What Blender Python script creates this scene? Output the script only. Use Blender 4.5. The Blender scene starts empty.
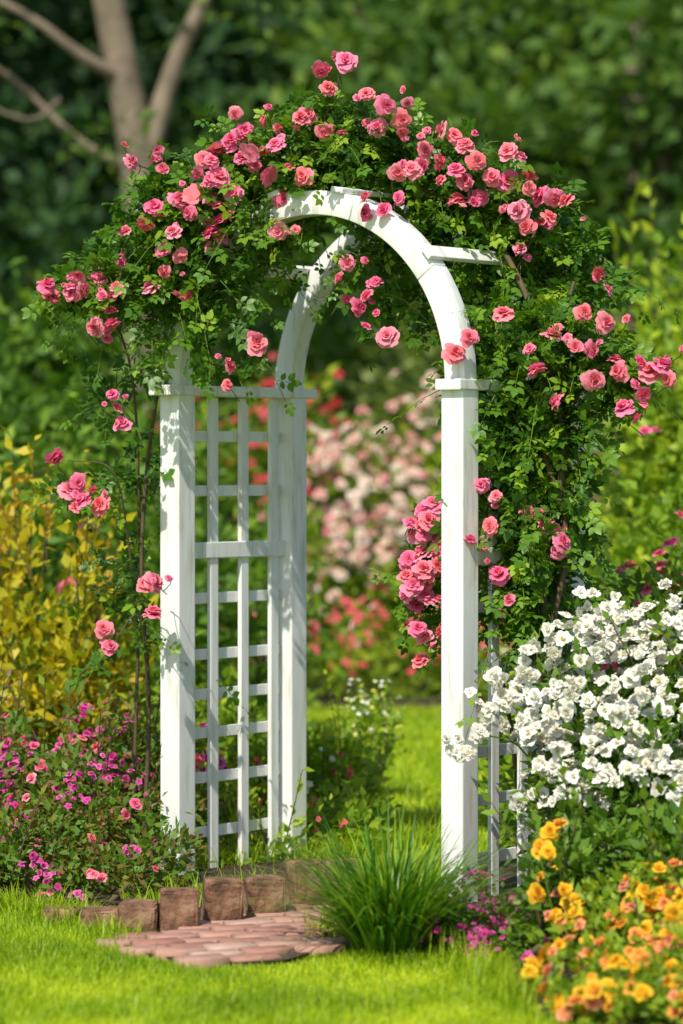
import bpy, bmesh, math, random
import numpy as np
from mathutils import Vector, Matrix
random.seed(7)
rng = np.random.default_rng(11)
scene = bpy.context.scene
COL = scene.collection

# ------------------------------------------------------------------ helpers
def norm(a):
    return a / np.maximum(np.linalg.norm(a, axis=-1, keepdims=True), 1e-9)

def frames(d, n):
    """rotation matrices with local y = d and local z close to n"""
    d = norm(d)
    x = norm(np.cross(d, n))
    z = np.cross(x, d)
    return np.stack([x, d, z], axis=-1)

def rand_dirs(n):
    return norm(rng.normal(size=(n, 3)))

def mesh_np(name, V, F, mat, attrs=None, parent=None, smooth=True):
    me = bpy.data.meshes.new(name)
    V = np.asarray(V, dtype=np.float32); F = np.asarray(F, dtype=np.int32)
    k = F.shape[1]
    me.vertices.add(len(V)); me.vertices.foreach_set("co", V.ravel())
    me.loops.add(F.size); me.loops.foreach_set("vertex_index", F.ravel())
    me.polygons.add(len(F)); me.polygons.foreach_set("loop_start", np.arange(0, F.size, k, dtype=np.int32))
    me.update(calc_edges=True)
    if attrs:
        for nm, a in attrs.items():
            at = me.attributes.new(nm, 'FLOAT', 'POINT')
            at.data.foreach_set("value", np.asarray(a, dtype=np.float32).ravel())
    if smooth:
        me.polygons.foreach_set("use_smooth", np.ones(len(F), dtype=bool))
    me.materials.append(mat)
    ob = bpy.data.objects.new(name, me); COL.objects.link(ob)
    if parent: ob.parent = parent
    return ob

def scatter(name, tpl, pos, R, s, mat, rnd=None, parent=None):
    tv, tf, tt = tpl
    n = len(pos)
    if rnd is None: rnd = rng.random(n)
    s = np.broadcast_to(np.asarray(s, dtype=float).reshape(-1, 1, 1), (n, 1, 1))
    V = np.einsum('nij,vj->nvi', R, tv) * s + pos[:, None, :]
    F = tf[None] + (np.arange(n) * len(tv))[:, None, None]
    return mesh_np(name, V.reshape(-1, 3), F.reshape(-1, tf.shape[1]), mat,
                   {'rnd': np.repeat(rnd, len(tv)), 't': np.tile(tt, n)}, parent)

def empty(name, loc=(0, 0, 0), rotz=0):
    e = bpy.data.objects.new(name, None); COL.objects.link(e)
    e.location = loc; e.rotation_euler = (0, 0, rotz); e.empty_display_size = .1
    return e

def smooth_path(P, n=6):
    P = [np.array(p, float) for p in P]
    if len(P) < 3: return P
    Q = [2*P[0]-P[1]] + P + [2*P[-1]-P[-2]]
    out = []
    for i in range(1, len(Q)-2):
        for k in range(n):
            t = k/n
            out.append(.5*((2*Q[i]) + (-Q[i-1]+Q[i+1])*t + (2*Q[i-1]-5*Q[i]+4*Q[i+1]-Q[i+2])*t*t + (-Q[i-1]+3*Q[i]-3*Q[i+1]+Q[i+2])*t**3))
    out.append(P[-1])
    return out

def tubes(name, paths, mat, sides=6, parent=None, sm=4, bump=0):
    """paths: list of (points, r0, r1)"""
    V = []; F = []
    for pts, r0, r1 in paths:
        P = smooth_path(pts, sm) if sm > 1 else [np.array(p, float) for p in pts]
        m = len(P); base = len(V)
        for i, p in enumerate(P):
            t = P[min(i+1, m-1)] - P[max(i-1, 0)]
            t = t/max(np.linalg.norm(t), 1e-9)
            a = np.cross(t, [0.31, 0.9, 0.2]); a /= max(np.linalg.norm(a), 1e-9)
            b = np.cross(t, a)
            r = r0 + (r1-r0)*i/(m-1)
            for k in range(sides):
                an = 2*math.pi*k/sides
                rr = r*(1+bump*random.uniform(-1, 1))
                V.append(p + rr*(math.cos(an)*a+math.sin(an)*b))
        for i in range(m-1):
            for k in range(sides):
                k2 = (k+1) % sides
                F.append((base+i*sides+k, base+i*sides+k2, base+(i+1)*sides+k2, base+(i+1)*sides+k))
    return mesh_np(name, V, F, mat, {'rnd': rng.random(len(V))}, parent)

# ------------------------------------------------------------------ materials
def new_mat(name):
    m = bpy.data.materials.new(name); m.use_nodes = True
    nt = m.node_tree; nt.nodes.clear()
    out = nt.nodes.new('ShaderNodeOutputMaterial')
    return m, nt, out

def ramp(nt, cols, src):
    r = nt.nodes.new('ShaderNodeValToRGB')
    els = r.color_ramp.elements
    while len(els) < len(cols): els.new(.5)
    for i, c in enumerate(cols):
        els[i].position = i/(len(cols)-1) if len(cols) > 1 else 0
        els[i].color = (*c, 1)
    nt.links.new(src, r.inputs[0])
    return r.outputs[0]

def attr(nt, nm):
    a = nt.nodes.new('ShaderNodeAttribute'); a.attribute_name = nm
    return a.outputs['Fac']

def leaf_mat(name, cols, trans=.35, rough=.5, tcol=(1.6, 1.6, .6), spec=.35, g=(1.85, 1.45, 1.0)):
    cols = [tuple(min(.8, a*b) for a, b in zip(c, g)) for c in cols]
    m, nt, out = new_mat(name)
    c = ramp(nt, cols, attr(nt, 'rnd'))
    p = nt.nodes.new('ShaderNodeBsdfPrincipled')
    p.inputs['Roughness'].default_value = rough
    p.inputs['Specular IOR Level'].default_value = spec
    nt.links.new(c, p.inputs['Base Color'])
    t = nt.nodes.new('ShaderNodeBsdfTranslucent')
    mx = nt.nodes.new('ShaderNodeVectorMath'); mx.operation = 'MULTIPLY'
    mx.inputs[1].default_value = tcol
    nt.links.new(c, mx.inputs[0]); nt.links.new(mx.outputs[0], t.inputs[0])
    s = nt.nodes.new('ShaderNodeMixShader'); s.inputs[0].default_value = trans
    nt.links.new(p.outputs[0], s.inputs[1]); nt.links.new(t.outputs[0], s.inputs[2])
    nt.links.new(s.outputs[0], out.inputs[0])
    return m

def petal_mat(name, inner, outer, trans=.3):
    m, nt, out = new_mat(name)
    rn = attr(nt, 'rnd')
    ci = ramp(nt, inner, rn); co = ramp(nt, outer, rn)
    mx = nt.nodes.new('ShaderNodeMix'); mx.data_type = 'RGBA'
    nt.links.new(attr(nt, 't'), mx.inputs[0]); nt.links.new(ci, mx.inputs[6]); nt.links.new(co, mx.inputs[7])
    p = nt.nodes.new('ShaderNodeBsdfPrincipled'); p.inputs['Roughness'].default_value = .7
    p.inputs['Specular IOR Level'].default_value = .1
    nt.links.new(mx.outputs[2], p.inputs['Base Color'])
    t = nt.nodes.new('ShaderNodeBsdfTranslucent'); nt.links.new(mx.outputs[2], t.inputs[0])
    s = nt.nodes.new('ShaderNodeMixShader'); s.inputs[0].default_value = trans
    nt.links.new(p.outputs[0], s.inputs[1]); nt.links.new(t.outputs[0], s.inputs[2])
    nt.links.new(s.outputs[0], out.inputs[0])
    return m

def noise_mat(name, cols, scale=8, rough=.8, bump=.3, bscale=None, detail=6, scale2=None):
    m, nt, out = new_mat(name)
    tc = nt.nodes.new('ShaderNodeTexCoord')
    n = nt.nodes.new('ShaderNodeTexNoise'); n.inputs['Scale'].default_value = scale; n.inputs['Detail'].default_value = detail
    nt.links.new(tc.outputs['Object'], n.inputs['Vector'])
    mr = nt.nodes.new('ShaderNodeMapRange'); mr.inputs[1].default_value = .3; mr.inputs[2].default_value = .7
    nt.links.new(n.outputs[0], mr.inputs[0])
    c = ramp(nt, cols, mr.outputs[0])
    p = nt.nodes.new('ShaderNodeBsdfPrincipled'); p.inputs['Roughness'].default_value = rough
    p.inputs['Specular IOR Level'].default_value = .3
    nt.links.new(c, p.inputs['Base Color'])
    n2 = nt.nodes.new('ShaderNodeTexNoise'); n2.inputs['Scale'].default_value = bscale or scale*4; n2.inputs['Detail'].default_value = 5
    nt.links.new(tc.outputs['Object'], n2.inputs['Vector'])
    b = nt.nodes.new('ShaderNodeBump'); b.inputs['Strength'].default_value = bump; b.inputs['Distance'].default_value = .01
    nt.links.new(n2.outputs[0], b.inputs['Height']); nt.links.new(b.outputs[0], p.inputs['Normal'])
    nt.links.new(p.outputs[0], out.inputs[0])
    return m

def paint_mat():
    """weathered white gloss: faint vertical grain, slight green-grey staining"""
    m, nt, out = new_mat('white_paint')
    tc = nt.nodes.new('ShaderNodeTexCoord')
    mp = nt.nodes.new('ShaderNodeMapping'); mp.inputs['Scale'].default_value = (14, 14, 1.6)
    nt.links.new(tc.outputs['Object'], mp.inputs[0])
    n = nt.nodes.new('ShaderNodeTexNoise'); n.inputs['Scale'].default_value = 2.0; n.inputs['Detail'].default_value = 8; n.inputs['Roughness'].default_value = .65
    nt.links.new(mp.outputs[0], n.inputs['Vector'])
    mr = nt.nodes.new('ShaderNodeMapRange'); mr.inputs[1].default_value = .32; mr.inputs[2].default_value = .6
    nt.links.new(n.outputs[0], mr.inputs[0])
    c = ramp(nt, [(.56, .56, .46), (.78, .78, .73), (.84, .84, .81)], mr.outputs[0])
    p = nt.nodes.new('ShaderNodeBsdfPrincipled'); p.inputs['Roughness'].default_value = .42
    nt.links.new(c, p.inputs['Base Color'])
    b = nt.nodes.new('ShaderNodeBump'); b.inputs['Strength'].default_value = .3; b.inputs['Distance'].default_value = .004
    nt.links.new(n.outputs[0], b.inputs['Height']); nt.links.new(b.outputs[0], p.inputs['Normal'])
    nt.links.new(p.outputs[0], out.inputs[0])
    return m
M_paint = paint_mat()
M_brick = noise_mat('edging_brick', [(.06, .04, .022), (.21, .105, .06), (.36, .22, .14)], 18, .9, .9, 60)
M_soil = noise_mat('soil', [(.03, .02, .012), (.07, .045, .03)], 10, .95, .8)
M_bark = noise_mat('bark', [(.12, .095, .065), (.28, .22, .155)], 5, .9, .8)
M_cane = noise_mat('cane', [(.07, .06, .025), (.13, .09, .045)], 20, .7, .3)
M_green_stem = noise_mat('green_stem', [(.09, .15, .02), (.15, .21, .03)], 20, .6, .1)
M_ground = noise_mat('lawn_ground', [(.12, .21, .012), (.22, .33, .02), (.17, .27, .015)], 2.2, .95, .5, 60)
M_backdrop = noise_mat('backdrop_green', [(.008, .022, .008), (.03, .06, .018)], .7, .95, .8, 4)

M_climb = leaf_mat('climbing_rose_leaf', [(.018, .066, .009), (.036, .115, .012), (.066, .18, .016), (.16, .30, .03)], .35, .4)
M_rose = petal_mat('pink_petal', [(.82, .05, .16), (.86, .08, .22), (.86, .10, .11), (.78, .03, .12)], [(.93, .22, .40), (.94, .32, .49), (.94, .30, .34), (.94, .42, .54)], .3)
M_white = petal_mat('white_petal', [(.82, .78, .52), (.84, .81, .66)], [(.9, .88, .81), (.92, .91, .87)], .3)
M_yellow = petal_mat('yellow_petal', [(.85, .34, .01), (.85, .42, .01), (.82, .24, .06), (.82, .25, .12)], [(.92, .62, .04), (.92, .60, .04), (.9, .42, .10), (.9, .40, .26)], .3)
M_mag = petal_mat('magenta_petal', [(.5, .01, .14), (.6, .03, .24)], [(.78, .05, .36), (.84, .16, .48), (.86, .28, .54)], .3)
M_red = petal_mat('red_petal', [(.6, .02, .03), (.7, .05, .08)], [(.8, .09, .09), (.84, .22, .26)], .3)
M_cream = petal_mat('cream_petal', [(.82, .40, .34), (.84, .6, .42)], [(.88, .30, .36), (.9, .66, .56), (.92, .86, .74), (.92, .88, .76)], .3)
M_lemon = petal_mat('lemon_petal', [(.7, .58, .01)], [(.80, .72, .02)], .3)

L_dark = leaf_mat('dark_leaf', [(.018, .06, .012), (.03, .09, .015), (.06, .14, .02)])
L_mid = leaf_mat('mid_leaf', [(.022, .075, .010), (.055, .145, .016), (.12, .24, .025)])
L_light = leaf_mat('light_leaf', [(.05, .13, .012), (.11, .23, .018), (.24, .36, .03)], .4)
L_gold = leaf_mat('gold_leaf', [(.07, .15, .010), (.24, .31, .015), (.50, .46, .02), (.40, .26, .02)], .4, tcol=(1.3, 1.3, .6), g=(1.25, 1.15, 1))
L_ygreen = leaf_mat('yellow_green_leaf', [(.06, .15, .012), (.17, .28, .018), (.36, .44, .03)], .4, tcol=(1.3, 1.3, .7), g=(1.5, 1.4, 1))
L_redg = leaf_mat('bronze_leaf', [(.04, .12, .02), (.10, .18, .02), (.06, .15, .02), (.14, .08, .03), (.14, .23, .02)], .35, g=(1.5, 1.4, 1))
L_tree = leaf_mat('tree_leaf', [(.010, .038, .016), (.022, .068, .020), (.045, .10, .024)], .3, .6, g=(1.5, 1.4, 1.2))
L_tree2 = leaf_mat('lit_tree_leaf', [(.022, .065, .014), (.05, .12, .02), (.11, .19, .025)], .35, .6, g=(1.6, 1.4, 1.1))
L_will = leaf_mat('willow_leaf', [(.08, .15, .05), (.15, .24, .08)], .35)
M_blade = leaf_mat('grass_blade', [(.10, .23, .008), (.19, .35, .012), (.30, .46, .02)], .4, .45, g=(1.85, 1.35, 1))
M_tuft = leaf_mat('tuft_blade', [(.018, .085, .012), (.05, .16, .018), (.16, .31, .03)], .3, .33)

def path_brick_mat():
    m, nt, out = new_mat('path_brick')
    c = ramp(nt, [(.32, .14, .10), (.46, .25, .18), (.37, .18, .13), (.52, .34, .26)], attr(nt, 'rnd'))
    tc = nt.nodes.new('ShaderNodeTexCoord')
    n = nt.nodes.new('ShaderNodeTexNoise'); n.inputs['Scale'].default_value = 25; n.inputs['Detail'].default_value = 6
    nt.links.new(tc.outputs['Object'], n.inputs['Vector'])
    mx = nt.nodes.new('ShaderNodeMix'); mx.data_type = 'RGBA'; mx.blend_type = 'MULTIPLY'; mx.inputs[0].default_value = .8
    nt.links.new(c, mx.inputs[6])
    g = ramp(nt, [(.4, .4, .4), (1.4, 1.4, 1.4)], n.outputs[0]); nt.links.new(g, mx.inputs[7])
    p = nt.nodes.new('ShaderNodeBsdfPrincipled'); p.inputs['Roughness'].default_value = .85
    nt.links.new(mx.outputs[2], p.inputs['Base Color'])
    b = nt.nodes.new('ShaderNodeBump'); b.inputs['Strength'].default_value = .5; b.inputs['Distance'].default_value = .005
    nt.links.new(n.outputs[0], b.inputs['Height']); nt.links.new(b.outputs[0], p.inputs['Normal'])
    nt.links.new(p.outputs[0], out.inputs[0])
    return m
M_path = path_brick_mat()

# ------------------------------------------------------------------ templates
def leaf_tpl():
    v = np.array([(0, 0, 0), (.27, .42, .07), (0, .45, 0), (-.27, .42, .07), (0, 1, -.08)], float)
    f = np.array([(0, 1, 4, 2), (0, 2, 4, 3)])
    return v, f, v[:, 1].copy()
def leaf_oval():
    v = np.array([(0, 0, 0), (.24, .25, .06), (.27, .58, .06), (0, 1, -.10), (-.27, .58, .06), (-.24, .25, .06), (0, .28, 0), (0, .6, .0)], float)
    f = np.array([(0, 1, 2, 7), (7, 2, 3, 4), (0, 7, 4, 5)])
    return v, f, v[:, 1].copy()
def compound_tpl():
    lv, lf, lt = leaf_oval(); V = []; T = []
    for (x, y, a, s) in [(0, .56, 0, .48), (.03, .5, -62, .42), (-.03, .5, 62, .42), (.02, .2, -68, .34), (-.02, .2, 68, .34)]:
        a = math.radians(a); c, sn = math.cos(a), math.sin(a)
        q = lv*s*np.array([1.15, 1, 1]); r = np.stack([q[:, 0]*c-q[:, 1]*sn+x, q[:, 0]*sn+q[:, 1]*c+y, q[:, 2]-.06*abs(a)], -1)
        V.append(r); T.append(lt)
    nl = len(lv)
    V = np.concatenate(V)
    F = np.concatenate([lf+nl*i for i in range(5)])
    n = len(V)
    V = np.vstack([V, [(-.01, 0, 0), (.01, 0, 0), (.01, .6, 0), (-.01, .6, 0)]])
    F = np.vstack([F, [(n, n+1, n+2, n+3)]])
    return V, F, np.concatenate(T+[np.zeros(4)])
def rose_tpl(seed, rings=((4, 8, .36), (5, 24, .52), (7, 42, .70), (8, 60, .88), (8, 82, 1.0)), ruffle=.10):
    r = random.Random(seed); V = []; F = []; T = []
    us = [-1, -.4, .4, 1]; vs = [0, .35, .7, 1]
    nr = len(rings)
    for ri, (cnt, tilt, L) in enumerate(rings):
        off = r.random()*6.28
        for k in range(cnt):
            az = off + 2*math.pi*k/cnt + r.uniform(-.25, .25)
            tl = math.radians(tilt + r.uniform(-13, 13)); LL = L*r.uniform(.8, 1.12)
            wid = LL*math.sin(math.pi/cnt)*1.35*(1 if ri > 0 else .8)+.1
            base = len(V)
            rad = 0; z = -.12*ri; pv = 0
            tn = r.uniform(-.14, .14)
            for v in vs:
                ang = tl + (v**2)*.55*(ri/4+.15) - (1-v)*.35
                rad += (v-pv)*LL*math.sin(max(ang, .02)); z += (v-pv)*LL*math.cos(ang)*.9; pv = v
                w = wid*(.25+.95*math.sin(min(v, 1)*2.0))*(1 if v < .99 else .8)
                for u in us:
                    inward = -.30*abs(u)**2*w*(1-.3*v)
                    ruff = r.uniform(-ruffle, ruffle) if v > .6 else 0
                    lx = rad + inward + .04 + (r.uniform(-ruffle, ruffle)*.7 if v > .9 else 0); ly = u*w*.62
                    zz = z + .10*abs(u)*w + ruff - (.06 if (abs(u) == 1 and v == 1) else 0)
                    V.append((lx*math.cos(az)-ly*math.sin(az), lx*math.sin(az)+ly*math.cos(az), zz))
                    T.append(max(0, min(1, .05+ri*.62/nr+.48*v**2+tn)))
            for i in range(3):
                for j in range(3):
                    a = base+i*4+j
                    F.append((a, a+1, a+5, a+4))
    V = np.array(V); V -= [0, 0, .25]
    V = np.stack([V[:, 0], V[:, 2], -V[:, 1]], -1)
    return V, np.array(F), np.array(T)
def flower5_tpl():
    V = []; F = []; T = []
    for k in range(5):
        a = 2*math.pi*k/5; b = len(V)
        for (r_, w, z, t) in [(.0, 0, 0, 0), (.6, -.42, .15, .6), (1, 0, .1, 1), (.6, .42, .15, .6)]:
            V.append((r_*math.cos(a)-w*math.sin(a), z, r_*math.sin(a)+w*math.cos(a))); T.append(t)
        F.append((b, b+1, b+2, b+3))
    return np.array(V), np.array(F), np.array(T)
LEAF = leaf_tpl(); COMP = compound_tpl(); F5 = flower5_tpl()
ROSES = [rose_tpl(s) for s in (1, 2, 3, 4)] + [rose_tpl(5, ((5, 12, .42), (7, 34, .66), (8, 58, .86), (8, 84, 1.0)), .15), rose_tpl(6, ((4, 10, .4), (6, 26, .6), (7, 46, .8)), .12)]
LOOSE = [rose_tpl(9, ((4, 25, .5), (5, 50, .8), (5, 75, 1.0)), .14), rose_tpl(10, ((3, 15, .5), (5, 45, .8), (6, 80, 1.0)), .14), rose_tpl(12, ((5, 35, .6), (6, 70, 1.0)), .16)]
RUFF = [rose_tpl(21, ((5, 15, .5), (7, 38, .75), (7, 68, 1.0)), .22), rose_tpl(22, ((4, 20, .55), (7, 50, .85), (6, 85, 1.0)), .24), rose_tpl(23, ((5, 30, .6), (7, 62, 1.0)), .24)]

def put_roses(name, pos, face, size, mat, parent, tpls=ROSES, rnd=None):
    pos = np.asarray(pos, float); n = len(pos)
    size = np.broadcast_to(size, (n,)).astype(float)
    R = frames(face, rand_dirs(n))
    R[:, :, 1] *= rng.uniform(.75, 1.1, n)[:, None]
    if rnd is None: rnd = rng.random(n)
    which = rng.integers(0, len(tpls), n)
    for k in range(len(tpls)):
        m = which == k
        if m.any(): scatter(name, tpls[k], pos[m], R[m], size[m], mat, rnd[m], parent)

def ell_points(ells, n, power=2.2, surf=False, minz=-1.0, front=0):
    E = np.array(ells, float); w = E[:, 3]*E[:, 4]*E[:, 5]
    w = w**.8; w /= w.sum()
    idx = rng.choice(len(E), n, p=w)
    d = rand_dirs(n)
    if minz > -1: d[:, 2] = np.where(d[:, 2] < minz, -d[:, 2], d[:, 2])
    if front > 0:
        fl = rng.random(n) < front
        d[:, 1] = np.where(fl, -np.abs(d[:, 1]), d[:, 1])
    r = rng.random(n)**(1/power) if not surf else rng.uniform(.93, 1.1, n)
    p = E[idx, :3] + d*E[idx, 3:]*r[:, None]
    return p, d, idx

def bush(name, ells, nc, nl, cr, ls, mat, tpl=LEAF, stems=8, flowers=None, up=.5, parent=None, stem_mat=None, shoots=0):
    par = parent or empty(name, (0, 0, 0))
    c, d, idx = ell_points(ells, nc)
    c[:, 2] = np.maximum(c[:, 2], .02)
    cd = rng.random(nc)
    k = np.repeat(np.arange(nc), nl)
    off = rng.normal(size=(nc*nl, 3))*cr*np.array([1, 1, .8])*rng.uniform(.6, 1.3, nc)[k][:, None]
    pos = c[k]+off; pos[:, 2] = np.maximum(pos[:, 2], .01)
    dirs = norm(off/cr*.6 + d[k]*.6 + rng.normal(size=off.shape)*.6 + [0, 0, up*.5])
    nrm = norm(d[k]*.4 + [0, -.15, .8] + rng.normal(size=off.shape)*.5)
    rnd = np.clip(cd[k]*.6+rng.random(nc*nl)*.4+rng.normal(size=nc*nl)*.05, 0, 1)
    P = []
    if shoots:
        q, dq, _ = ell_points(ells, shoots, surf=True, minz=.25)
        Ls = ls*rng.uniform(2.5, 6, shoots)
        dirq = norm(dq*.5+[0, 0, 1]+rng.normal(size=q.shape)*.25)
        t = np.linspace(0, 1, 9)
        sp = q[:, None]+dirq[:, None]*(Ls[:, None]*t[None])[..., None]
        P += [([a[0]-dirq[i]*.1, a[4], a[8]], .003, .001) for i, a in enumerate(sp)]
        sp = sp.reshape(-1, 3); sd_ = np.repeat(dirq, 9, 0)
        pos = np.vstack([pos, sp]); dirs = np.vstack([dirs, norm(sd_*.8+rng.normal(size=sp.shape)*.5)])
        nrm = np.vstack([nrm, norm(rng.normal(size=sp.shape)*.5+[0, -.4, .6])]); rnd = np.concatenate([rnd, rng.uniform(.5, 1, len(sp))])
    m_ = len(pos)
    scatter('leaves', tpl, pos, frames(dirs, nrm), ls*rng.uniform(.6, 1.25, m_), mat, rnd, par)
    if stems:
        E = np.array(ells)
        for i in range(stems):
            e = E[i % len(E)]
            q, _, _ = ell_points([e], 1)
            q = q[0]; b = np.array([e[0]+random.uniform(-.25, .25)*e[3], e[1]+random.uniform(-.25, .25)*e[4], -.02])
            m = (b+q)/2 + np.array([random.uniform(-.06, .06), random.uniform(-.06, .06), .05])
            P.append(([b, m, q], .012 if ls < .1 else .02, .004))
    if P: tubes('stems', P, stem_mat or M_cane, 5, par, 3)
    for fl in (flowers or []):
        nf, kf, fs, fm, ft = fl[:5]; spread = fl[5] if len(fl) > 5 else fs*1.6
        p, d2, _ = ell_points(ells, nf, surf=True, minz=-.1, front=.6)
        k = np.repeat(np.arange(nf), kf)
        p = p[k] + rng.normal(size=(nf*kf, 3))*spread; d2 = d2[k]
        p[:, 2] = np.maximum(p[:, 2], .04)
        face = norm(d2*.7+[0, -.25, .45]+rng.normal(size=p.shape)*.3)
        put_roses('blossoms', p, face, fs*rng.uniform(.7, 1.15, len(p)), fm, par, ft)
    return par

def blades(name, base, az, L, lean, droop, w, mat, seg=3, parent=None, rnd=None):
    n = len(base); s = np.linspace(0, 1, seg+1)
    hx, hy = np.cos(az), np.sin(az)
    V = np.zeros((n, seg+1, 2, 3))
    for i, t in enumerate(s):
        h = L*(lean*t+droop*t**2.2); z = L*(t*(1-.3*lean)-.75*droop*t**2.6)
        ww = w*(1-t**1.6)*.5+.0002
        tw = az+1.57
        for k, sg in ((0, -1), (1, 1)):
            V[:, i, k, 0] = base[:, 0]+hx*h+np.cos(tw)*ww*sg
            V[:, i, k, 1] = base[:, 1]+hy*h+np.sin(tw)*ww*sg
            V[:, i, k, 2] = base[:, 2]+z
    f = np.array([(2*i, 2*i+1, 2*i+3, 2*i+2) for i in range(seg)])
    F = f[None]+(np.arange(n)*(2*(seg+1)))[:, None, None]
    if rnd is None: rnd = rng.random(n)
    return mesh_np(name, V.reshape(-1, 3), F.reshape(-1, 4), mat, {'rnd': np.repeat(rnd, 2*(seg+1))}, parent)

# ------------------------------------------------------------------ ground
def sheet(name, poly, z, mat):
    bm = bmesh.new(); vs = [bm.verts.new((x, y, z)) for x, y in poly]
    bm.faces.new(vs); bmesh.ops.recalc_face_normals(bm, faces=bm.faces)
    me = bpy.data.meshes.new(name); bm.to_mesh(me); bm.free(); me.materials.append(mat)
    ob = bpy.data.objects.new(name, me); COL.objects.link(ob)
    if me.polygons[0].normal.z < 0: me.flip_normals()
    return ob
sheet('lawn', [(-300, -50), (300, -50), (300, 600), (-300, 600)], 0, M_ground)
left_bed = [(-6, 9.45), (-1.6, 9.3), (-.9, 9.0), (-.62, 8.74), (-.44, 8.72), (-.32, 8.92), (-.1, 9.25), (0, 9.6), (.0, 10.1), (.12, 10.6), (.1, 11.6), (-.6, 12.2), (-3, 13.2), (-6, 14)]
sheet('flower_bed', left_bed, .004, M_soil)
right_bed = [(.08, 8.55), (.3, 8.1), (.36, 7.6), (.5, 7.2), (.75, 6.8), (1.5, 6.4), (5, 6), (7, 13), (1.2, 13.5), (.8, 11), (.5, 10.2), (.2, 9.3)]
sheet('flower_bed', right_bed, .008, M_soil)
sheet('flower_bed', [(-9, 16.4), (-3, 16.4), (0, 16.6), (3, 16.0), (9, 15), (12, 27), (-12, 27)], .004, M_soil)
bm = bmesh.new()  # added dark hill-shaped backdrop, blocks bright sky in gaps between the trees
nx, ny = 50, 16; g = []
for j in range(ny):
    for i in range(nx):
        x = -60+120*i/(nx-1); t = j/(ny-1); y = 42+40*t
        z = -1+17*min(1, t*4)**.7 + random.uniform(-.5, .5)*(t > 0)
        g.append(bm.verts.new((x, y, z)))
for j in range(ny-1):
    for i in range(nx-1):
        bm.faces.new((g[j*nx+i], g[j*nx+i+1], g[(j+1)*nx+i+1], g[(j+1)*nx+i]))
me = bpy.data.meshes.new('sky_gap_backdrop'); bm.to_mesh(me); bm.free(); me.materials.append(M_backdrop)
COL.objects.link(bpy.data.objects.new('sky_gap_backdrop', me))

def pip(P, poly):
    x, y = P[:, 0], P[:, 1]; ins = np.zeros(len(P), bool); n = len(poly)
    for i in range(n):
        x1, y1 = poly[i]; x2, y2 = poly[(i+1) % n]
        c = ((y1 > y) != (y2 > y)) & (x < (x2-x1)*(y-y1)/((y2-y1) or 1e-9)+x1)
        ins ^= c
    return ins
path_poly = [(-.62, 8.50), (-.53, 8.24), (-.34, 8.04), (-.14, 8.10), (-.0, 8.40), (.02, 8.8), (.02, 9.3), (-.08, 9.2), (-.25, 8.93), (-.42, 8.64)]
pb_clear = [(-.60, 8.5), (-.54, 8.16), (-.34, 7.92), (-.10, 7.98), (.06, 8.35), (.06, 9.3), (-.1, 9.3)]
def lawn_pts(n, x0, x1, y0, y1):
    P = np.stack([rng.uniform(x0, x1, n), rng.uniform(y0, y1, n)], -1)
    P = P[~pip(P, left_bed) & ~pip(P, right_bed) & ~pip(P, path_poly)]
    return np.concatenate([P, np.zeros((len(P), 1))], 1)
b1 = lawn_pts(170000, -1.7, 1.3, 6.6, 9.4)
b2 = lawn_pts(60000, -2.5, 2.5, 10.5, 16.8)
gp = empty('lawn_grass')
patch = lambda b: np.clip(.5+.35*np.sin(b[:, 0]*5+2*np.sin(b[:, 1]*3))*np.cos(b[:, 1]*6+b[:, 0]*3)+.18*np.sin(b[:, 0]*19+b[:, 1]*3)*np.sin(b[:, 1]*13)+rng.normal(size=len(b))*.22, 0, 1)
for b, w, L in ((b1, .0032, .030), (b2, .007, .045)):
    n = len(b)
    pv = patch(b)
    LL = L*rng.uniform(.5, 1.3, n)*(1.25-.5*pv)
    LL = np.where(rng.random(n) < .02, LL*1.8, LL)
    LL = np.where(pip(b[:, :2], pb_clear), LL*.45, LL)
    blades('blades', b, rng.uniform(0, 6.28, n), LL, rng.uniform(0, .7, n), rng.uniform(0, .5, n), w, M_blade, 2, gp, pv)
E = []
for x0, y0, x1, y1, n in ((-1.7, 9.3, -.9, 9.0, 1500), (-.9, 9.0, -.68, 8.78, 500), (-.6, 8.95, -.2, 9.5, 500), (-.66, 8.6, -.58, 8.4, 90), (-.05, 8.5, .1, 8.9, 400), (.3, 8.1, .42, 7.4, 900), (-.0, 9.4, .15, 9.9, 900), (-.62, 9.9, -.1, 10.4, 700), (.1, 9.3, .4, 9.4, 500), (-.1, 10.2, .3, 10.8, 900)):
    t = rng.random(n)
    E.append(np.stack([x0+(x1-x0)*t, y0+(y1-y0)*t, np.zeros(n)], -1)+rng.normal(size=(n, 3))*[.035, .05, 0])
E = np.concatenate(E); E[:, 2] = 0; n = len(E)
blades('edge_tufts', E, rng.uniform(0, 6.28, n), rng.uniform(.04, .12, n), rng.uniform(0, .5, n), rng.uniform(0, .6, n), .004, M_blade, 4, gp, rng.random(n)*.7)

# ------------------------------------------------------------------ boxes
def box(name, c, size, mat, parent=None, bev=.004, rot=None, rough=0):
    bm = bmesh.new(); bmesh.ops.create_cube(bm, size=1)
    for v in bm.verts: v.co = Vector((v.co.x*size[0], v.co.y*size[1], v.co.z*size[2]))
    bmesh.ops.bevel(bm, geom=list(bm.edges), offset=bev, segments=2, affect='EDGES', profile=.6)
    if rough:
        bmesh.ops.subdivide_edges(bm, edges=list(bm.edges), cuts=2)
        for v in bm.verts: v.co += Vector([random.uniform(-rough, rough) for _ in range(3)])
    me = bpy.data.meshes.new(name); bm.to_mesh(me); bm.free(); me.materials.append(mat)
    ob = bpy.data.objects.new(name, me); COL.objects.link(ob)
    ob.location = c
    if rot: ob.rotation_euler = rot
    if parent: ob.parent = parent
    return ob

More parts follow.
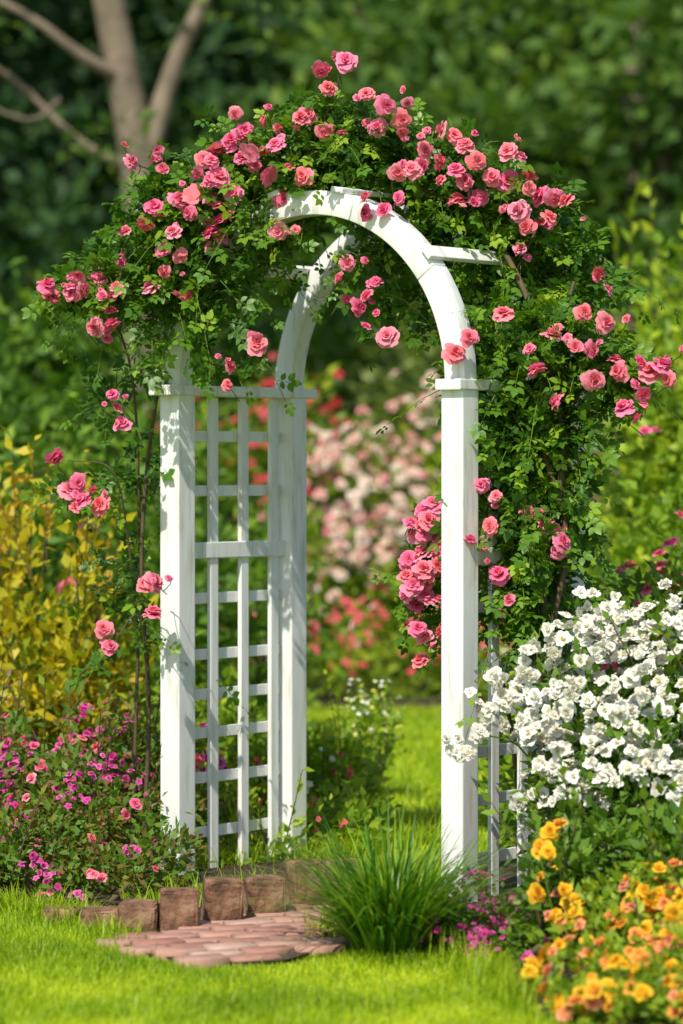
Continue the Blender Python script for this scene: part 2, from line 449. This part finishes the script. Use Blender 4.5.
def build_path():
    V = []; F = []; Rn = []
    ang = math.radians(24); ca, sa = math.cos(ang), math.sin(ang)
    L, W, H, G = .13, .066, .024, .011
    for i in range(-14, 15):
        for j in range(-14, 15):
            lx = i*(L+G)+(j % 2)*(L+G)/2; ly = j*(W+G)
            cx = -.25+lx*ca-ly*sa; cy = 8.7+lx*sa+ly*ca
            if not pip(np.array([[cx, cy]]), path_poly)[0]: continue
            b = len(V); dz = random.uniform(-.004, .004); r = random.random(); k = .004
            for (h, ins) in ((0, 0), (H-k, 0), (H, k)):
                for sx, sy in ((-1, -1), (1, -1), (1, 1), (-1, 1)):
                    x = lx+sx*(L/2-ins); y = ly+sy*(W/2-ins)
                    V.append((-.25+x*ca-y*sa, 8.7+x*sa+y*ca, h+dz)); Rn.append(r)
            for l in (0, 4):
                for q in range(4):
                    q2 = (q+1) % 4
                    F.append((b+l+q, b+l+q2, b+l+4+q2, b+l+4+q))
            F.append((b+8, b+9, b+10, b+11))
    return mesh_np('brick_path', V, F, M_path, {'rnd': Rn}, None, False)
build_path()
sheet('path_bedding', path_poly, .012, noise_mat('sand', [(.05, .04, .025), (.10, .085, .05)], 30, .95, .5))

edg = empty('brick_edging')
for i, (x, y, h, a) in enumerate([(-.765, 8.84, .05, -22), (-.655, 8.72, .065, 4), (-.548, 8.66, .09, -6), (-.438, 8.66, .125, 4), (-.326, 8.78, .135, 14), (-.214, 8.92, .125, 18), (-.104, 9.08, .15, 22), (0.0, 9.26, .13, 32)]):
    box('brick_%d' % (i+1), (x, y, h/2-.005), (.104, .075, h), M_brick, edg, .012, (math.radians(random.uniform(-5, 5)), math.radians(random.uniform(-3, 3)), math.radians(a)), .0025)

# ------------------------------------------------------------------ arbor
TH = math.radians(38.5)
arb = empty('garden_arbor', (-.505, 9.9, 0), -TH)
WID, DEP, PS, SP = 1.08, .545, .078, 1.50     # width, depth, post size, spring height
for nm, x, y in (('front_post_1', 0, 0), ('front_post_2', WID, 0), ('rear_post_1', 0, DEP), ('rear_post_2', WID, DEP)):
    box(nm, (x, y, SP/2-.05), (PS, PS, SP+.1), M_paint, arb, .005)
def arch(name, y):
    V = []; F = []; ro, ri, d = WID/2+PS/2, WID/2-PS/2+.006, .062
    SEG = 5; N = 14      # five sawn segments butted with a hairline joint
    for s_ in range(SEG):
        a0 = math.pi*s_/SEG+.0022; a1 = math.pi*(s_+1)/SEG-.0022
        b = len(V)
        for i in range(N+1):
            a = a0+(a1-a0)*i/N; c, s = math.cos(a), math.sin(a)
            for r, yy in ((ro, -d/2), (ro, d/2), (ri, d/2), (ri, -d/2)):
                V.append((WID/2+r*c, y+yy, SP+r*s))
        for i in range(N):
            for k in range(4):
                k2 = (k+1) % 4
                F.append((b+4*i+k, b+4*i+k2, b+4*i+4+k2, b+4*i+4+k))
        F.append((b, b+3, b+2, b+1)); F.append((b+4*N, b+4*N+1, b+4*N+2, b+4*N+3))
    ob = mesh_np(name, V, F, M_paint, None, arb, False)
    m = ob.modifiers.new('b', 'BEVEL'); m.width = .003; m.segments = 2; m.limit_method = 'ANGLE'; m.angle_limit = math.radians(50)
    V = []; F = []; ro -= .006; ri += .006; d -= .012; N = 60
    for i in range(N+1):
        a = math.pi*i/N; c, s = math.cos(a), math.sin(a)
        for r, yy in ((ro, -d/2), (ro, d/2), (ri, d/2), (ri, -d/2)):
            V.append((WID/2+r*c, y+yy, SP+r*s))
    for i in range(N):
        for k in range(4):
            k2 = (k+1) % 4
            F.append((4*i+k, 4*i+k2, 4*i+4+k2, 4*i+4+k))
    mesh_np(name+'_core', V, F, M_paint, None, arb, False)
arch('front_arch', 0); arch('rear_arch', DEP)
for sx, nm in ((0, 'left'), (WID, 'right')):
    box(nm+'_top_rail', (sx, DEP/2, SP-.005), (.090, DEP+(.17 if sx == 0 else .12), .032), M_paint, arb, .004)
    box(nm+'_mid_rail', (sx, DEP/2, 1.0), (.03, DEP-PS, .05), M_paint, arb, .003)
    for k, z in enumerate((1.355, 1.185, .85, .675, .55, .43, .29, .12)):
        box('%s_cross_slat_%d' % (nm, k), (sx-.0155, DEP/2, z), (.013, DEP-PS, .034), M_paint, arb, .002)
    for k, f in enumerate((.30, .57, .84)):
        box('%s_upright_slat_%d' % (nm, k), (sx+.0015, DEP*f, (SP-.02)/2), (.016, .036, SP-.03), M_paint, arb, .002)
for k, a in enumerate((40, 78, 102, 140)):
    a = math.radians(a); r = WID/2+PS/2+.008
    box('purlin_%d' % k, (WID/2+r*math.cos(a), DEP/2+.02, SP+r*math.sin(a)), (.016, DEP+.13, .045), M_paint, arb, .003, (0, math.pi/2-a+math.pi/2, 0))

# ------------------------------------------------------------------ climbing rose
blobsL = [(-.80, 1.80, .10, .05), (-.68, 1.835, .13, .10), (-.53, 1.97, .14, .15), (-.53, 1.77, .13, .10), (-.38, 2.075, .15, .13), (-.40, 1.80, .11, .09),
          (-.23, 2.15, .17, .13), (-.26, 1.97, .12, .10), (-.06, 2.25, .16, .13), (.12, 2.25, .17, .11), (.06, 2.16, .16, .06), (-.55, 2.10, .07, .06), (-.1, 2.11, .12, .07)]
blobsR = [(.27, 2.17, .15, .09), (.42, 2.05, .17, .12), (.57, 1.985, .14, .13), (.48, 1.82, .14, .16), (.66, 1.79, .12, .14), (.54, 1.61, .16, .15),
          (.70, 1.58, .11, .12), (.80, 1.52, .10, .05), (.53, 1.37, .12, .16), (.63, 1.37, .09, .12), (.54, 1.13, .09, .17), (.50, .94, .08, .13),
          (.60, .92, .10, .15), (.26, .92, .07, .15), (.15, 1.92, .12, .07), (.30, 1.98, .12, .09), (.56, .78, .07, .08), (.45, 1.50, .06, .13), (.48, 1.24, .05, .14), (.64, 1.15, .08, .14)]
sparse = [(-.68, 1.26, .12, .07), (-.70, 1.46, .05, .11), (-.66, .93, .06, .12), (-.74, 1.2, .12, .05), (-.66, .75, .06, .09), (-.40, 1.58, .05, .05), (-.57, 1.60, .06, .06), (.22, 1.7, .09, .07), (.1, 1.78, .08, .05)]
def yd(x, z=2.0):
    return 9.70-.25*x - (.20 if (x > .33 and z < 1.72) else 0)
def climber(name, groups, canes):
    par = empty(name)
    LP = []; LD = []; LN = []; tw = []; LR = []
    for blobs, per in groups:
        for (x, z, rx, rz) in blobs:
            m = max(2, int(per*(rx*rz/.02)**.7))
            c = np.array([x, yd(x, z)+(.05 if x > .2 and z > 1.7 else 0)+(.12 if x < -.55 and z < 1.65 else 0), z])
            d = rand_dirs(m); p0 = c+d*np.array([rx, .15 if z > 1.7 else .11, rz])*rng.uniform(.2, .85, m)[:, None]
            dr = norm(d*.8+[0, -.15, .3]+rng.normal(size=(m, 3))*.5)
            L = rng.uniform(.06, .20, m)
            L = np.where(rng.random(m) < .08, L*1.9, L)
            if (x > .2 and x < .5 and z < 1.7) or (x > .6 and z < 1.65) or x < -.75: L *= .65
            K = 8
            pts = np.stack([p0+dr*(L*s)[:, None]+np.array([0, 0, -1])*(.45*L*s*s)[:, None] for s in np.linspace(0, 1, K)], 1)
            tw.append(pts)
            tang = norm(pts[:, 1:]-pts[:, :-1]); tang = np.concatenate([tang, tang[:, -1:]], 1)
            side = norm(rng.normal(size=pts.shape))
            dd = norm(side*.9+tang*.6+[0, -.1, 0.05])
            dd[:, -1] = tang[:, -1]
            LP.append(pts.reshape(-1, 3)); LD.append(dd.reshape(-1, 3))
            LN.append(norm(np.array([0, -.35, .75])+rng.normal(size=dd.shape)*.45).reshape(-1, 3))
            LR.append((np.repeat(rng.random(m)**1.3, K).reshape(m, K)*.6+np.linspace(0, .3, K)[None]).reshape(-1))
    P = np.concatenate(LP); D = np.concatenate(LD); N = np.concatenate(LN); RR_ = np.concatenate(LR)
    keep = rng.random(len(P)) < .88
    P, D, N, RR_ = P[keep], D[keep], N[keep], RR_[keep]
    n = len(P)
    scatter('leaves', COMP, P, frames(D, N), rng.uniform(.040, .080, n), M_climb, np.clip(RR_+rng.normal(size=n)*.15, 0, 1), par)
    T = np.concatenate(tw)
    tubes('twigs', [([q[0], q[3], q[5], q[7]], .0022, .001) for q in T], M_green_stem, 3, par, 1)
    tubes('canes', canes, M_cane, 7, par, 5, .08)
    return par
cl = climber('climbing_rose', [(blobsL, 58), (sparse[:7], 22)], [
    ([(-.62, 9.98, 0), (-.60, 9.98, .5), (-.62, 9.95, 1.0), (-.57, 9.98, 1.5), (-.45, 9.8, 1.85), (-.2, 9.7, 2.1)], .008, .005),
    ([(-.66, 10.05, 0), (-.64, 10.05, .6), (-.63, 10.0, 1.1), (-.66, 9.95, 1.6), (-.8, 9.85, 1.85)], .007, .003),
    ([(-.63, 10.0, .7), (-.66, 9.9, 1.05), (-.70, 9.8, 1.25), (-.84, 9.85, 1.28)], .004, .0015),
    ([(-.6, 9.98, .5), (-.62, 9.85, .8), (-.70, 9.8, .72)], .004, .0015),
    ([(-.4, 9.9, 1.6), (-.55, 9.8, 2.1), (-.62, 9.75, 2.18)], .004, .002),
    ([(-.2, 9.75, 2.0), (-.05, 9.6, 2.3), (0, 9.6, 2.44)], .004, .002)])
cr_ = climber('climbing_rose', [(blobsR, 60), (sparse[7:], 14)], [
    ([(.60, 9.35, 0), (.64, 9.3, .5), (.58, 9.27, .9), (.64, 9.28, 1.3), (.56, 9.35, 1.7), (.4, 9.55, 2.0), (.1, 9.65, 2.15)], .016, .006),
    ([(.64, 9.4, 0), (.58, 9.3, .6), (.65, 9.26, 1.05), (.57, 9.3, 1.4), (.68, 9.4, 1.8)], .013, .005),
    ([(.55, 9.6, 0), (.5, 9.5, .5), (.42, 9.5, .8), (.25, 9.45, .95)], .008, .003),
    ([(.6, 9.3, 1.3), (.72, 9.3, 1.5), (.95, 9.3, 1.56)], .006, .002),
    ([(.5, 9.5, 1.8), (.6, 9.45, 2.0), (.68, 9.4, 2.05)], .005, .002)])
RL = [(1, 246), (-4, 239), (-6, 243), (-10, 231), (-23, 229), (-33, 224), (-29, 227), (-41, 218), (-36, 213), (-39, 207), (-23, 213), (-19, 196), (-36, 201), (-40, 197), (-55, 221), (-62, 218), (-65, 197), (-67, 188), (-69, 177), (-76, 179), (-79, 183), (-87, 179), (-88, 182), (-71, 169), (-75, 168), (-54, 192), (-48, 189), (-12, 212), (-17, 206), (7, 236), (14, 232), (18, 228), (18, 224), (-25, 163), (-32, 156), (-66, 140), (-67, 144), (-85, 128), (-79, 117), (-74, 115), (-82, 120), (-56, 84), (-55, 92), (-59, 92), (-70, 72), (2, 186), (-12, 230), (-43, 214), (-30, 219), (-58, 181), (-51, 197), (-20, 222), (-44, 206), (-37, 220), (-33, 208), (-73, 184), (-68, 181), (-5, 225), (10, 226), (-46, 178), (-26, 220), (-39, 212), (-48, 207), (-56, 205)]
RR = [(28, 225), (30, 216), (33, 214), (41, 206), (48, 219), (49, 210), (51, 201), (57, 206), (58, 198), (64, 204), (75, 182), (55, 155), (66, 160), (72, 159), (76, 167), (78, 153), (85, 156), (91, 156), (79, 144), (85, 146), (72, 150), (61, 165), (48, 88), (64, 105), (58, 110), (42, 109), (40, 121), (27, 116), (26, 111), (27, 102), (24, 97), (25, 89), (19, 95), (18, 89), (28, 78), (23, 70), (24, 77), (21, 92), (6, 173), (7, 177), (13, 165), (87, 154), (62, 203), (36, 221), (25, 219), (46, 171), (28, 107), (23, 102), (33, 176), (40, 215), (54, 211), (44, 211), (61, 199), (24, 114), (22, 86), (26, 93), (34, 206), (69, 170), (23, 109), (20, 99), (29, 97), (45, 96), (52, 190), (60, 145)]
RF = [(16, 211, 9.32), (20, 213, 9.3), (12, 201, 9.34), (7, 200, 9.36), (33, 159, 9.14)]
def rose_pos(L, dy=-.20):
    a = np.array(L, float)/100; n = len(a)
    y = np.array([yd(q[0], q[1]) for q in a])
    return np.stack([a[:, 0], y+dy+rng.normal(size=n)*.03, a[:, 1]], -1)
def face_dirs(n): return norm(np.array([0, -.75, .45])+rng.normal(size=(n, 3))*.48)
for par, L, extra in ((cl, RL, None), (cr_, RR, RF)):
    p = rose_pos(L)
    if extra: p = np.vstack([p, [(a/100, c, b/100) for a, b, c in extra]])
    n = len(p)
    put_roses('blossoms', p, face_dirs(n), rng.uniform(.027, .038, n), M_rose, par)
    k = rng.choice(n, int(n*.55), replace=False); q2 = p[k]+norm(rng.normal(size=(len(k), 3))*[1, .4, 1])*.055
    put_roses('blossoms', q2, face_dirs(len(k)), rng.uniform(.020, .032, len(k)), M_rose, par)
    k = rng.choice(n, int(n*.9)); q = p[k]+rng.normal(size=(len(k), 3))*[.035, .02, .03]+[0, .02, 0]
    put_roses('small_blossoms', q, face_dirs(len(k)), rng.uniform(.009, .019, len(k)), M_rose, par, ROSES, rng.random(len(k))*.6)
    st = []
    for v in np.vstack([p, q2, q]):
        st.append(([v+[0, .01, -.005], v+[random.uniform(-.015, .015), .07, -.02], v+[random.uniform(-.04, .04), .17, -.05]], .0013, .002))
    tubes('flower_stalks', st, M_green_stem, 3, par, 2)

# ------------------------------------------------------------------ near bushes
wb = bush('white_rose_bush', [(.76, 8.98, .42, .22, .3, .38), (1.02, 9.05, .48, .32, .38, .42), (.70, 8.85, .30, .15, .2, .26), (1.35, 9.2, .5, .35, .4, .42), (.85, 8.7, .3, .2, .2, .3)], 480, 26, .045, .042, L_mid, shoots=24, flowers=[(130, 7, .023, M_white, RUFF, .034)])
P = np.array([(.36, 8.9, .50), (.34, 8.92, .47), (.39, 8.9, .53), (.40, 8.9, .60), (.46, 8.88, .62), (.43, 8.88, .66), (.50, 8.85, .70), (.53, 8.86, .66), (.50, 8.85, .56), (.55, 8.88, .75), (.60, 8.9, .80), (.50, 8.8, .29), (.66, 8.9, .84), (.70, 8.9, .87), (.74, 8.9, .86), (.56, 8.7, .6), (.62, 8.65, .62), (.68, 8.65, .55), (.75, 8.6, .58), (.60, 8.65, .5), (.54, 8.7, .45), (.82, 8.55, .5), (.7, 8.6, .44), (.86, 8.55, .62), (.52, 8.72, .36), (.64, 8.62, .7), (.78, 8.65, .7), (.60, 8.6, .40), (.86, 8.5, .40), (.88, 8.5, .34), (.78, 8.55, .47)])
P = np.repeat(P, 5, 0)+rng.normal(size=(len(P)*5, 3))*.027
put_roses('blossoms', P, face_dirs(len(P)), rng.uniform(.015, .028, len(P)), M_white, wb, RUFF)
tubes('stems', [([(.62, 8.95, .1), (.52, 8.93, .45), (.38, 8.92, .52)], .005, .002), ([(.66, 8.95, .1), (.56, 8.93, .5), (.48, 8.9, .66)], .005, .002)], M_green_stem, 5, wb)
pr = bush('yellow_rose_bush', [(.70, 8.0, .08, .22, .22, .11), (.95, 8.0, .12, .28, .25, .16), (.62, 7.65, .05, .18, .18, .09), (.98, 7.5, .08, .3, .25, .14), (.74, 7.3, .04, .26, .2, .10), (1.1, 7.1, .06, .3, .2, .1), (.60, 7.3, .02, .12, .14, .06)], 340, 22, .035, .034, L_light, shoots=20, flowers=[(130, 3, .021, M_yellow, ROSES[:2]+LOOSE[:2], .025)])
P = np.array([(.53, 8.1, .34), (.50, 8.1, .30), (.52, 8.05, .29), (.50, 8.05, .19), (.57, 8.05, .17), (.55, 8.0, .20), (.78, 7.9, .2), (.75, 7.9, .22), (.47, 7.8, .05), (.5, 7.8, .07), (.48, 7.75, .03), (.55, 8.12, .36), (.66, 7.9, .13), (.6, 7.8, .11), (.8, 7.7, .18), (.78, 7.6, .15), (.7, 7.6, .1)])
put_roses('blossoms', P, face_dirs(len(P)), rng.uniform(.022, .031, len(P)), M_yellow, pr, ROSES[:2]+LOOSE[:2], rng.random(len(P))*.5)
tubes('stems', [([(.58, 8.15, 0), (.56, 8.13, .2), (.53, 8.12, .33)], .005, .002), ([(.56, 8.15, 0), (.53, 8.1, .15), (.50, 8.07, .28)], .005, .002)], M_green_stem, 5, pr)
bush('green_shrub', [(.64, 8.42, .16, .13, .15, .19), (.85, 8.35, .18, .2, .18, .18), (.95, 8.2, .18, .2, .15, .17), (.56, 8.25, .12, .07, .1, .17)], 220, 22, .04, .045, L_mid, shoots=14, flowers=[(12, 2, .015, M_yellow, LOOSE[:1])])
bush('pink_rose_bush', [(1.15, 10.5, .55, .34, .4, .45), (1.5, 10.7, .6, .4, .45, .5)], 330, 22, .05, .05, L_mid, flowers=[(36, 5, .028, M_rose, LOOSE, .05)])
bush('pink_ground_flowers', [(.34, 8.28, .04, .12, .12, .08), (.42, 8.1, .03, .1, .12, .06), (.30, 8.5, .06, .12, .12, .12), (.46, 8.35, .06, .1, .1, .09)], 130, 16, .025, .024, L_mid, stems=5, flowers=[(56, 4, .010, M_mag, [F5]+LOOSE[:1], .015)])
bush('impatiens_bed', [(-.98, 9.5, .10, .28, .22, .16), (-.72, 9.3, .05, .2, .2, .09), (-.80, 9.8, .16, .25, .25, .26), (-1.25, 9.7, .15, .3, .3, .25), (-1.6, 9.9, .15, .4, .3, .3), (-.55, 9.6, .07, .14, .25, .12)], 500, 18, .03, .034, L_redg, stems=8, shoots=60, flowers=[(75, 5, .012, M_mag, [F5]+LOOSE[:1], .018), (26, 2, .018, M_rose, LOOSE, .02)])
bush('azalea_bush', [(-.95, 10.3, .22, .3, .25, .26), (-.62, 10.35, .22, .22, .22, .28), (-1.35, 10.4, .25, .3, .3, .3)], 330, 20, .035, .038, L_redg, shoots=40, flowers=[(46, 5, .018, M_mag, LOOSE, .028), (24, 3, .020, M_rose, LOOSE, .028)])
bush('golden_shrub', [(-1.05, 11.3, .5, .26, .3, .52), (-.88, 11.2, .36, .18, .2, .36), (-1.5, 11.6, .5, .35, .35, .6)], 300, 20, .05, .062, L_gold, stems=18, shoots=90, up=1.2)
bush('fern_bush', [(-.62, 11.2, .3, .2, .25, .38), (-.40, 11.4, .25, .25, .25, .3)], 170, 20, .05, .045, L_light)
bush('low_perennials', [(-.15, 11.3, .14, .25, .3, .18), (.02, 10.9, .05, .14, .22, .09), (-.5, 10.7, .10, .25, .2, .16), (-.04, 10.6, .05, .16, .2, .09), (-.02, 11.6, .13, .13, .2, .18), (-.25, 10.3, .04, .12, .15, .08)], 320, 18, .035, .04, L_light, shoots=26, flowers=[(24, 2, .014, M_red, [F5]), (12, 2, .014, M_lemon, [F5])])
bush('lady_mantle', [(.11, 12.2, .26, .09, .14, .15)], 46, 16, .035, .034, L_ygreen, flowers=[(22, 4, .010, M_lemon, [F5], .035)])
bush('green_shrub', [(.66, 10.5, .25, .18, .25, .3), (.95, 11.2, .4, .3, .3, .45)], 220, 20, .05, .045, L_mid)

# ornamental grass clump
n = 850
r = rng.random(n)**.6*.09; a0 = rng.uniform(0, 6.28, n)
base = np.stack([.125+r*np.cos(a0), 8.3+r*np.sin(a0), np.zeros(n)], -1)
az = a0+rng.normal(size=n)*.6
tuft = empty('ornamental_grass')
blades('blades', base, az, rng.uniform(.20, .46, n), rng.uniform(0, .5, n)+r*2.6, rng.uniform(.05, .65, n), .0095, M_tuft, 9, tuft)

# ------------------------------------------------------------------ mid/back vegetation
bush('green_hedge', [(-1.6, 13.8, .8, .6, .6, .75), (-.95, 14.0, .7, .4, .5, .62), (-2.5, 14, .8, .7, .6, .8), (-.5, 14.6, .5, .4, .4, .5)], 480, 20, .08, .08, L_mid, shoots=60, flowers=[(12, 2, .032, M_rose, LOOSE[:1], .06)])
bush('tall_green_shrub', [(-2.2, 17, 1.2, 1.0, .8, 1.1), (-1.2, 17.5, 1.0, .7, .7, .95)], 420, 20, .12, .11, L_mid)
bush('yellow_green_shrub', [(1.75, 14.5, 1.0, .62, .7, 1.0), (1.5, 15.2, 1.0, .5, .6, 1.3), (2.6, 15, 1.2, .7, .7, 1.3), (1.35, 14.8, 1.6, .22, .3, .7)], 600, 20, .09, .08, L_ygreen, stems=12, shoots=90)
bush('broadleaf_shrub', [(1.35, 12.3, .6, .35, .5, .8), (1.9, 12.6, .8, .5, .5, .9), (.95, 13.0, .5, .3, .35, .5)], 420, 20, .07, .075, L_light, flowers=[(10, 2, .03, M_rose, LOOSE[:1], .05)])
bush('red_flower_border', [(x, 17.6+.4*math.sin(x*3), .22, .45, .6, .33+.08*math.sin(x*5)) for x in np.arange(-3, 3.3, .55)], 560, 16, .08, .07, L_light, stems=0, flowers=[(230, 3, .028, M_red, [F5], .07), (90, 2, .028, M_cream, [F5], .07)])
bush('cream_rose_bush', [(.15, 19.4, .75, .42, .5, .72), (.60, 19.6, .8, .4, .5, .8), (1.2, 19.6, .8, .5, .5, .8), (.0, 19.2, .5, .3, .4, .4)], 480, 18, .10, .085, L_light, flowers=[(72, 10, .038, M_cream, LOOSE, .10)])
bush('red_rose_bush', [(-.35, 19.9, .9, .45, .5, .95), (-1.1, 20, .8, .5, .5, .8)], 320, 18, .11, .09, L_light, flowers=[(60, 3, .040, M_red, LOOSE, .09)])
bush('willow_shrub', [(.7, 23.5, 1.2, .55, .6, 1.3), (1.3, 24, 1.2, .6, .6, 1.3)], 340, 24, .13, .12, L_will)
bush('dark_shrub', [(-3.2, 24, 1.5, 1.4, 1, 1.5), (-1.6, 24.5, 1.4, 1.2, 1, 1.5), (-.2, 25, 1.3, 1.1, 1, 1.4), (2.6, 24.5, 1.6, 1.1, 1, 1.7), (4, 24, 1.5, 1.2, 1, 1.8)], 800, 22, .2, .17, L_dark)

t1 = empty('deciduous_tree')
tubes('trunk_and_limbs', [
    ([(-1.30, 22, -.1), (-1.34, 22, 1.5), (-1.36, 22, 3.0), (-1.50, 22, 4.0), (-1.75, 22, 5.2), (-2.0, 22.2, 6.6)], .17, .08),
    ([(-1.38, 22, 3.2), (-1.15, 22, 4.0), (-.85, 21.9, 4.7), (-.6, 21.8, 6.0)], .085, .03),
    ([(-1.45, 22, 3.9), (-1.75, 21.8, 4.05), (-2.1, 21.7, 4.3), (-2.7, 21.6, 4.6)], .05, .02),
    ([(-1.40, 22, 3.3), (-1.8, 21.9, 3.5), (-2.3, 21.8, 3.95), (-3.0, 21.6, 4.2)], .035, .012),
    ([(-1.6, 22, 4.4), (-1.4, 21.8, 5.0), (-1.45, 21.7, 5.8)], .05, .02),
    ([(-1.9, 21.7, 3.75), (-2.1, 21.6, 3.6), (-2.5, 21.5, 3.75)], .02, .01)], M_bark, 12, t1, 5, .05)
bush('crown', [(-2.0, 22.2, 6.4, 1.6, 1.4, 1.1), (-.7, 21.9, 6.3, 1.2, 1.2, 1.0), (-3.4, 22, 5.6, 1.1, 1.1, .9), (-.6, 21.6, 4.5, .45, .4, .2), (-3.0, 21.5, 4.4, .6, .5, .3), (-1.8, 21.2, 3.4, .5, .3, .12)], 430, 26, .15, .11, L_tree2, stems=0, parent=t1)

def tree(name, x, y, h, r, mat, nc, ls=.22):
    p = empty(name)
    limbs = [([(x, y, -.2), (x+.1, y, h*.3), (x-.1, y, h*.6), (x, y, h*.9)], .22, .05)]
    ells = []
    for i in range(9):
        a = random.uniform(0, 6.28); z = h*random.uniform(.18, .85); rr = r*random.uniform(.35, .75)
        c = (x+rr*math.cos(a), y+rr*math.sin(a)*.8, z)
        limbs.append(([(x, y, z*.6), ((x+c[0])/2, (y+c[1])/2, z*.85), c], .07, .02))
        ells.append((*c, r*random.uniform(.35, .55), r*random.uniform(.35, .5), r*random.uniform(.22, .4)))
    ells.append((x, y, h*.9, r*.45, r*.45, r*.35))
    tubes('trunk_and_limbs', limbs, M_bark, 8, p, 4)
    bush('crown', ells, nc, 22, .24, ls, mat, stems=0, parent=p)
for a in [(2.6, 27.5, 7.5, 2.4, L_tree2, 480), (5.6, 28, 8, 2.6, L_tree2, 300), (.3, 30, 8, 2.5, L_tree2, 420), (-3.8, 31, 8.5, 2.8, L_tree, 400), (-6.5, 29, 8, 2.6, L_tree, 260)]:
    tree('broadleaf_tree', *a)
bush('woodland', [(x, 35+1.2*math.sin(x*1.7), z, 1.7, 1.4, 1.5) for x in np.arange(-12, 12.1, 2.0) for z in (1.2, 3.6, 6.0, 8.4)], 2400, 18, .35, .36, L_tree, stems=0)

# ------------------------------------------------------------------ light, sky, camera
el = math.radians(49); sd = Vector((-.38, -.92, 0)).normalized()*math.cos(el) + Vector((0, 0, math.sin(el)))
sun = bpy.data.lights.new('sun', 'SUN'); sun.energy = 5; sun.angle = math.radians(.6); sun.color = (1, .95, .85)
so = bpy.data.objects.new('sun', sun); COL.objects.link(so)
so.rotation_euler = sd.to_track_quat('Z', 'Y').to_euler()
w = bpy.data.worlds.new('World'); scene.world = w; w.use_nodes = True
nt = w.node_tree; nt.nodes.clear()
sky = nt.nodes.new('ShaderNodeTexSky'); sky.sky_type = 'NISHITA'; sky.sun_disc = False
sky.sun_elevation = el; sky.sun_rotation = math.atan2(sd.x, sd.y)
bg = nt.nodes.new('ShaderNodeBackground'); bg.inputs[1].default_value = .15
o = nt.nodes.new('ShaderNodeOutputWorld'); nt.links.new(sky.outputs[0], bg.inputs[0]); nt.links.new(bg.outputs[0], o.inputs[0])

cam = bpy.data.cameras.new('camera'); co = bpy.data.objects.new('camera', cam); COL.objects.link(co)
co.location = (0, 0, 1.25); co.rotation_euler = (math.radians(90-.75), 0, 0)
cam.sensor_fit = 'VERTICAL'; cam.sensor_height = 36; cam.lens = 112.9
cam.clip_end = 1000; cam.dof.use_dof = True; cam.dof.focus_distance = 9.35; cam.dof.aperture_fstop = 2.2
scene.camera = co
scene.view_settings.view_transform = 'Standard'; scene.view_settings.look = 'None'; scene.view_settings.exposure = 0
